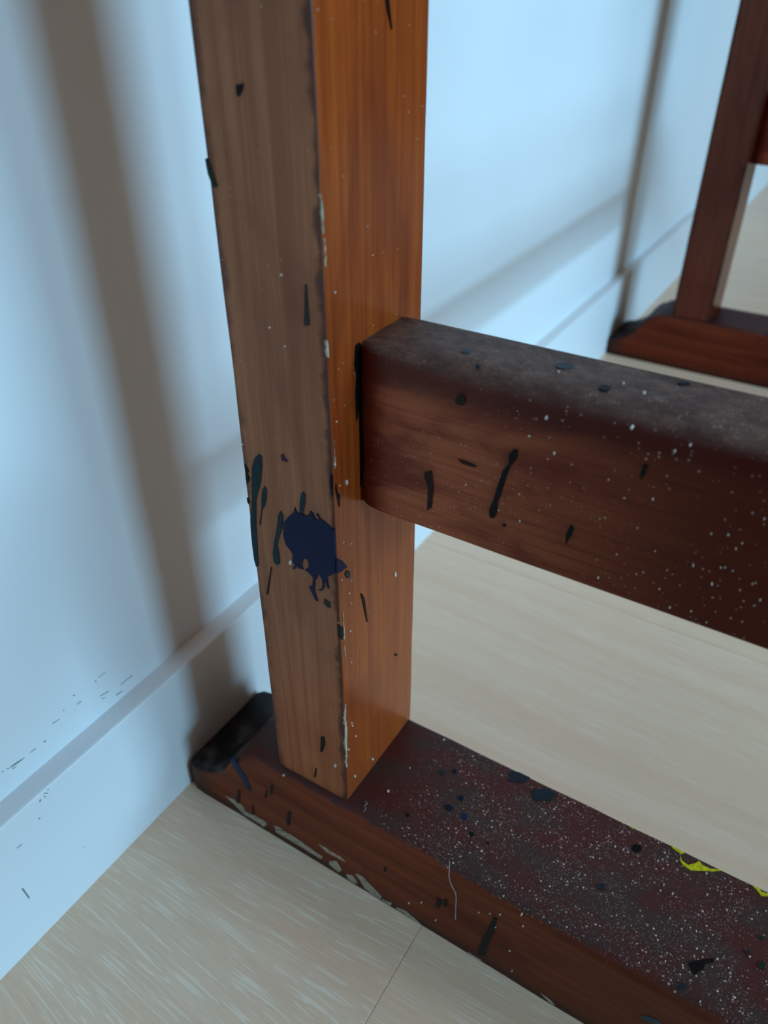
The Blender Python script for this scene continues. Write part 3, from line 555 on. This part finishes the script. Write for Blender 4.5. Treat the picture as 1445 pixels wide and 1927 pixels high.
('foot','foot_top','paint_or_shade_fleck','white',[6286,18924,6593,6256,18945,6593,6219,18925,6593,6194,18894,6593,6194,18858,6593,6199,18820,6593,6236,18815,6593,6269,18821,6593,6305,18834,6593,6308,18872,6593,6326,18914,6593]),
('foot','foot_top','paint_or_shade_fleck','white',[1193,23801,6593,1157,23797,6593,1130,23786,6593,1108,23768,6593,1114,23742,6593,1117,23712,6593,1151,23708,6593,1177,23711,6593,1212,23716,6593,1217,23746,6593,1210,23773,6593]),
('foot','foot_top','paint_or_shade_fleck','white',[1328,23139,6593,1312,23151,6593,1293,23144,6593,1287,23127,6593,1286,23113,6593,1292,23098,6593,1308,23090,6593,1326,23090,6593,1339,23101,6593,1355,23114,6593,1346,23132,6593]),
('foot','foot_top','paint_or_shade_fleck','white',[3571,18211,6593,3549,18218,6593,3531,18210,6593,3514,18200,6593,3516,18179,6593,3523,18158,6593,3547,18152,6593,3569,18144,6593,3585,18159,6593,3587,18177,6593,3582,18194,6593]),
('foot','foot_top','paint_or_shade_fleck','white',[4334,21307,6593,4319,21321,6593,4300,21301,6593,4278,21288,6593,4274,21263,6593,4288,21249,6593,4302,21236,6593,4323,21242,6593,4337,21260,6593,4352,21278,6593,4348,21297,6593]),
('foot','foot_top','paint_or_shade_fleck','white',[1017,22615,6593,999,22614,6593,981,22614,6593,970,22602,6593,971,22585,6593,984,22575,6593,994,22562,6593,1012,22564,6593,1028,22571,6593,1026,22588,6593,1023,22600,6593]),
('foot','foot_top','paint_or_shade_fleck','slate',[6547,24089,6593,6341,24079,6593,6101,23992,6593,5885,23740,6593,5705,23430,6593,5677,23115,6593,5947,23122,6593,6099,22959,6593,6377,23151,6593,6524,23458,6593,6636,23704,6593,6780,24046,6593]),
('foot','foot_top','paint_or_shade_fleck','slate',[6267,25798,6593,5936,25598,6593,5663,25587,6593,5481,25264,6593,5279,24955,6593,5371,24727,6593,5514,24586,6593,5717,24469,6593,6012,24667,6593,6179,24975,6593,6393,25270,6593,6271,25467,6593]),
('foot','foot_top','paint_or_shade_fleck','black',[5537,30519,6593,5390,30535,6593,5257,30477,6593,5214,30375,6593,5166,30286,6593,5186,30186,6593,5273,30095,6593,5428,30103,6593,5583,30128,6593,5604,30254,6593,5656,30343,6593,5651,30453,6593]),
('foot','foot_top','paint_or_shade_fleck','slate',[2636,29636,6593,2534,29662,6593,2431,29602,6593,2380,29517,6593,2360,29438,6593,2339,29341,6593,2448,29334,6593,2527,29319,6593,2630,29326,6593,2702,29405,6593,2750,29499,6593,2711,29583,6593]),
('foot','foot_top','paint_or_shade_fleck','slate',[146,34133,6593,55,34130,6593,-46,34088,6593,-106,33995,6593,-168,33900,6593,-110,33845,6593,-82,33766,6593,22,33815,6593,112,33839,6593,206,33914,6593,231,34013,6593,171,34062,6593]),
('foot','foot_top','paint_or_shade_fleck','black',[1134,33939,6593,1477,34240,6593,1976,34890,6593,1803,34881,6593,1486,34550,6593,1257,34580,6593,802,34287,6593,1009,34092,6593]),
('foot','foot_top','paint_or_shade_fleck','white',[6316,31176,6593,6279,31174,6593,6255,31153,6593,6256,31129,6593,6278,31115,6593,6307,31116,6593,6337,31129,6593,6337,31156,6593]),
('foot','foot_top','paint_or_shade_fleck','white',[4229,32032,6593,4178,32033,6593,4135,32024,6593,4157,31997,6593,4193,31973,6593,4245,31972,6593,4294,31979,6593,4276,32009,6593]),
('foot','foot_top','paint_or_shade_fleck','white',[2767,32739,6593,2730,32739,6593,2709,32719,6593,2706,32697,6593,2731,32681,6593,2763,32686,6593,2788,32698,6593,2786,32719,6593]),
('foot','foot_top','paint_or_shade_fleck','white',[3860,31980,6593,3817,31981,6593,3797,31960,6593,3788,31936,6593,3822,31919,6593,3864,31913,6593,3894,31933,6593,3885,31959,6593]),
('foot','foot_top','paint_or_shade_fleck','white',[5000,29801,6593,4960,29804,6593,4931,29788,6593,4930,29761,6593,4959,29735,6593,5009,29732,6593,5029,29757,6593,5036,29783,6593]),
('foot','foot_top','paint_or_shade_fleck','white',[4960,29395,6593,4917,29394,6593,4895,29375,6593,4887,29351,6593,4917,29326,6593,4961,29327,6593,4988,29344,6593,4996,29372,6593]),
('foot','foot_top','paint_or_shade_fleck','white',[3996,32508,6593,3951,32510,6593,3924,32493,6593,3934,32469,6593,3963,32455,6593,3998,32452,6593,4032,32463,6593,4023,32488,6593]),
('foot','foot_top','paint_or_shade_fleck','white',[4846,33928,6593,4793,33932,6593,4764,33911,6593,4782,33887,6593,4811,33872,6593,4849,33871,6593,4880,33883,6593,4877,33907,6593]),
('foot','foot_top','paint_or_shade_fleck','white',[5474,36454,6593,5444,36452,6593,5414,36437,6593,5421,36416,6593,5443,36404,6593,5473,36406,6593,5507,36421,6593,5499,36444,6593]),
('foot','foot_top','paint_or_shade_fleck','white',[5903,33631,6593,5866,33631,6593,5828,33618,6593,5842,33592,6593,5865,33570,6593,5908,33576,6593,5947,33590,6593,5934,33616,6593]),
('foot','foot_top','paint_or_shade_fleck','white',[2023,34147,6593,1987,34142,6593,1955,34122,6593,1950,34091,6593,1974,34068,6593,2013,34080,6593,2049,34099,6593,2047,34130,6593]),
('foot','foot_top','paint_or_shade_fleck','white',[2746,34476,6593,2717,34472,6593,2689,34458,6593,2689,34435,6593,2711,34420,6593,2740,34429,6593,2764,34441,6593,2765,34462,6593]),
('foot','foot_top','paint_or_shade_fleck','white',[2908,36255,6593,2877,36248,6593,2845,36223,6593,2847,36195,6593,2855,36169,6593,2891,36178,6593,2923,36208,6593,2932,36243,6593]),
('foot','foot_top','paint_or_shade_fleck','white',[714,33085,6593,683,33087,6593,652,33071,6593,654,33045,6593,680,33029,6593,715,33026,6593,736,33048,6593,737,33071,6593]),
('foot','foot_top','paint_or_shade_fleck','white',[3649,30697,6593,3623,30693,6593,3595,30682,6593,3601,30660,6593,3615,30642,6593,3645,30642,6593,3659,30662,6593,3670,30683,6593]),
('foot','foot_top','paint_or_shade_fleck','green',[4149,36640,6593,4065,36589,6593,3979,36529,6593,3960,36439,6593,4007,36410,6593,4076,36424,6593,4162,36495,6593,4158,36570,6593]),
('foot','foot_top','paint_or_shade_fleck','green',[2857,36888,6593,2720,36838,6593,2611,36779,6593,2570,36673,6593,2686,36613,6593,2844,36624,6593,2959,36716,6593,2941,36815,6593]),
('foot','foot_top','paint_or_shade_fleck','slate',[3136,36167,6593,3027,36130,6593,2952,36061,6593,2932,35979,6593,2997,35943,6593,3085,35957,6593,3149,36022,6593,3176,36097,6593]),
('foot','foot_top','paint_or_shade_fleck','white',[2782,33920,6593,2748,33922,6593,2722,33909,6593,2728,33888,6593,2754,33875,6593,2788,33872,6593,2818,33885,6593,2810,33907,6593]),
('foot','foot_top','paint_or_shade_fleck','white',[785,36049,6593,753,36049,6593,723,36027,6593,713,35995,6593,740,35975,6593,777,35991,6593,801,36010,6593,811,36037,6593]),
('foot','foot_top','paint_or_shade_fleck','white',[-165,34811,6593,-195,34805,6593,-227,34797,6593,-224,34775,6593,-196,34761,6593,-161,34760,6593,-141,34777,6593,-139,34797,6593]),
('foot','foot_top','paint_smear','yellow',[6482,31673,6593,6523,31910,6593,6438,32398,6593,6305,32296,6593,6310,32022,6593]),
('foot','foot_top','paint_smear','yellow',[6186,32273,6593,5931,32421,6593,5854,32737,6593,6173,33031,6593,6379,33141,6593,6227,33338,6593,6250,33703,6593,6506,34222,6593,6189,33875,6593,5933,33408,6593,5648,32896,6593,5710,32559,6593,5888,32351,6593]),
('foot','foot_top','paint_smear','yellow',[6418,35680,6593,6472,35871,6593,6324,36100,6593,6544,36608,6593,6428,36628,6593,6109,36114,6593,6285,35882,6593]),
('foot','foot_top','paint_smear','yellow',[6458,29702,6593,6550,29789,6593,6459,29846,6593,6386,29765,6593]),
('wall','wall','scuff','scuff',[-9538,3119,10824,-9142,3119,10751,-8747,3119,10739,-8750,3119,10764,-9157,3119,10866,-9548,3119,10905]),
('wall','wall','scuff','scuff',[-9505,3119,10655,-9264,3119,10623,-9268,3119,10656,-9510,3119,10704]),
('wall','wall','scuff','scuff',[-8448,3119,10756,-8089,3119,10725,-8098,3119,10776,-8453,3119,10781]),
('wall','wall','scuff','scuff',[-7624,3119,10693,-7503,3119,10667,-7507,3119,10733,-7630,3119,10792]),
('wall','wall','scuff','scuff',[-6887,3119,11353,-6458,3119,11320,-6463,3119,11345,-6898,3119,11420]),
('wall','wall','scuff','scuff',[-5354,3119,11330,-5067,3119,11302,-5081,3119,11363,-5363,3119,11373]),
('wall','wall','scuff','scuff',[-5411,3119,12036,-5293,3119,11950,-5284,3119,12015,-5402,3119,12102]),
('wall','wall','scuff','scuff',[-3769,3119,11883,-3270,3119,11894,-3280,3119,11929,-3776,3119,11909]),
('wall','wall','scuff','scuff',[-3015,3119,9820,-2588,3119,9791,-2600,3119,9839,-3035,3119,9905]),
('wall','wall','scuff','scuff',[-3979,3119,10654,-3401,3119,10502,-3410,3119,10556,-3988,3119,10707]),
('wall','wall','scuff','scuff',[-3937,3119,10394,-3663,3119,10277,-3664,3119,10303,-3939,3119,10445]),
('wall','wall','scuff','scuff',[-2630,3119,10282,-1733,3119,10250,-1751,3119,10307,-2638,3119,10310]),
('wall','wall','scuff','scuff',[-6160,3119,11630,-6091,3119,11579,-6082,3119,11645,-6152,3119,11696]),
('wall','wall','scuff','scuff',[-9969,3119,10969,-9917,3119,10944,-9913,3119,10996,-9963,3119,11036]),
('wall','wall','scuff','scuff',[-9736,3119,10930,-9605,3119,10850,-9602,3119,10896,-9733,3119,10975]),
('wall','wall','scuff','scuff',[-4009,3119,11785,-3922,3119,11773,-3939,3119,11851,-4025,3119,11863]),
('base','base','scuff','scuff',[-9414,4384,8851,-9310,4384,8953,-9341,4384,9026,-9452,4384,8940]),
('base','base','scuff','scuff',[-9136,4384,8893,-9064,4384,8877,-9071,4384,8964,-9145,4384,8997]),
('base','base','scuff','scuff',[-8856,4384,9164,-8787,4384,9171,-8804,4384,9242,-8873,4384,9234]),
('base','base','scuff','scuff',[-9101,4384,9186,-8908,4384,8941,-8890,4384,9001,-9089,4384,9225]),
('base','base','scuff','scuff',[-9770,4384,7893,-9709,4384,7833,-9695,4384,7917,-9757,4384,7976]),
('base','base','scuff','scuff',[-11250,4384,7343,-10942,4384,7303,-10948,4384,7348,-11256,4384,7388]),
('base','base','scuff','scuff',[-8187,4384,3253,-8151,4384,3264,-8170,4384,3350,-8211,4384,3360]),
('base','base','scuff','scuff',[-11841,4384,4568,-11735,4384,3518,-11663,4384,3496,-11746,4384,4542]),
]
for host, plane, name, col, c in MARKS:
    pts = []
    for i in range(0, len(c), 3):
        x, y, z = c[i]*1e-5, -c[i+1]*1e-5, c[i+2]*1e-5
        if host == 'leg':                   # stay on the flat of the face
            x = min(max(x, 0.0), W-.0002); y = max(min(y, -P0-.0003), -P1)
        if plane == 'foot_top': x = min(x, FB-.0015)
        if plane == 'foot_side': z = max(z, .0012)
        pts.append((x, y, z))
    th = .0003 if col == 'chip' else .00045 if host in ('leg', 'rail', 'foot') else .0001
    o = slab(pts, NRM[plane], th, INK[col], name, HOST[host])
    if name == 'scuff': tag(o, 'grey scuff mark on the white paint')
    elif col in WORD and name != 'chipped_edge': tag(o, WORD[col])

# ------------------------------------------------------------------ lint
def strand(name, pts, r, label):
    P = [Vector(p) for p in pts]; Q = []
    for k in range(len(P)-1):               # Catmull-Rom through the points
        a, b, c, d = P[max(k-1, 0)], P[k], P[k+1], P[min(k+2, len(P)-1)]
        for u in range(6):
            t = u/6
            Q.append(.5*(2*b+(c-a)*t+(2*a-5*b+4*c-d)*t*t+(3*b-a-3*c+d)*t**3))
    Q.append(P[-1]); rings = []
    for k, q in enumerate(Q):
        tg = (Q[min(k+1, len(Q)-1)]-Q[max(k-1, 0)]).normalized()
        s = tg.orthogonal().normalized(); v = tg.cross(s)
        rings.append([q+s*r*math.cos(t)+v*r*math.sin(t) for t in (0, 1.57, 3.14, 4.71)])
    o = link(name, loft(rings), HAIR, smooth=False)
    return tag(o, label, 'hair', 'stray hairs on the trestle foot')
strand('hair', [(-.0015, -.2265, .0664), (-.0048, -.2280, .0655), (-.0066, -.2290, .0620), (-.0067, -.2307, .0560), (-.0066, -.2334, .0500), (-.0066, -.2341, .0385), (-.0066, -.2345, .0270)], .00016, 'pale hair hanging down the front of the near foot below the dusty top')
strand('hair', [(.0046, -.1725, .0664), (.0040, -.1742, .0666), (.0022, -.1738, .0666), (.0012, -.1752, .0666), (-.0006, -.1750, .0660)], .00013, 'short pale wavy hair at the base of the near leg corner')
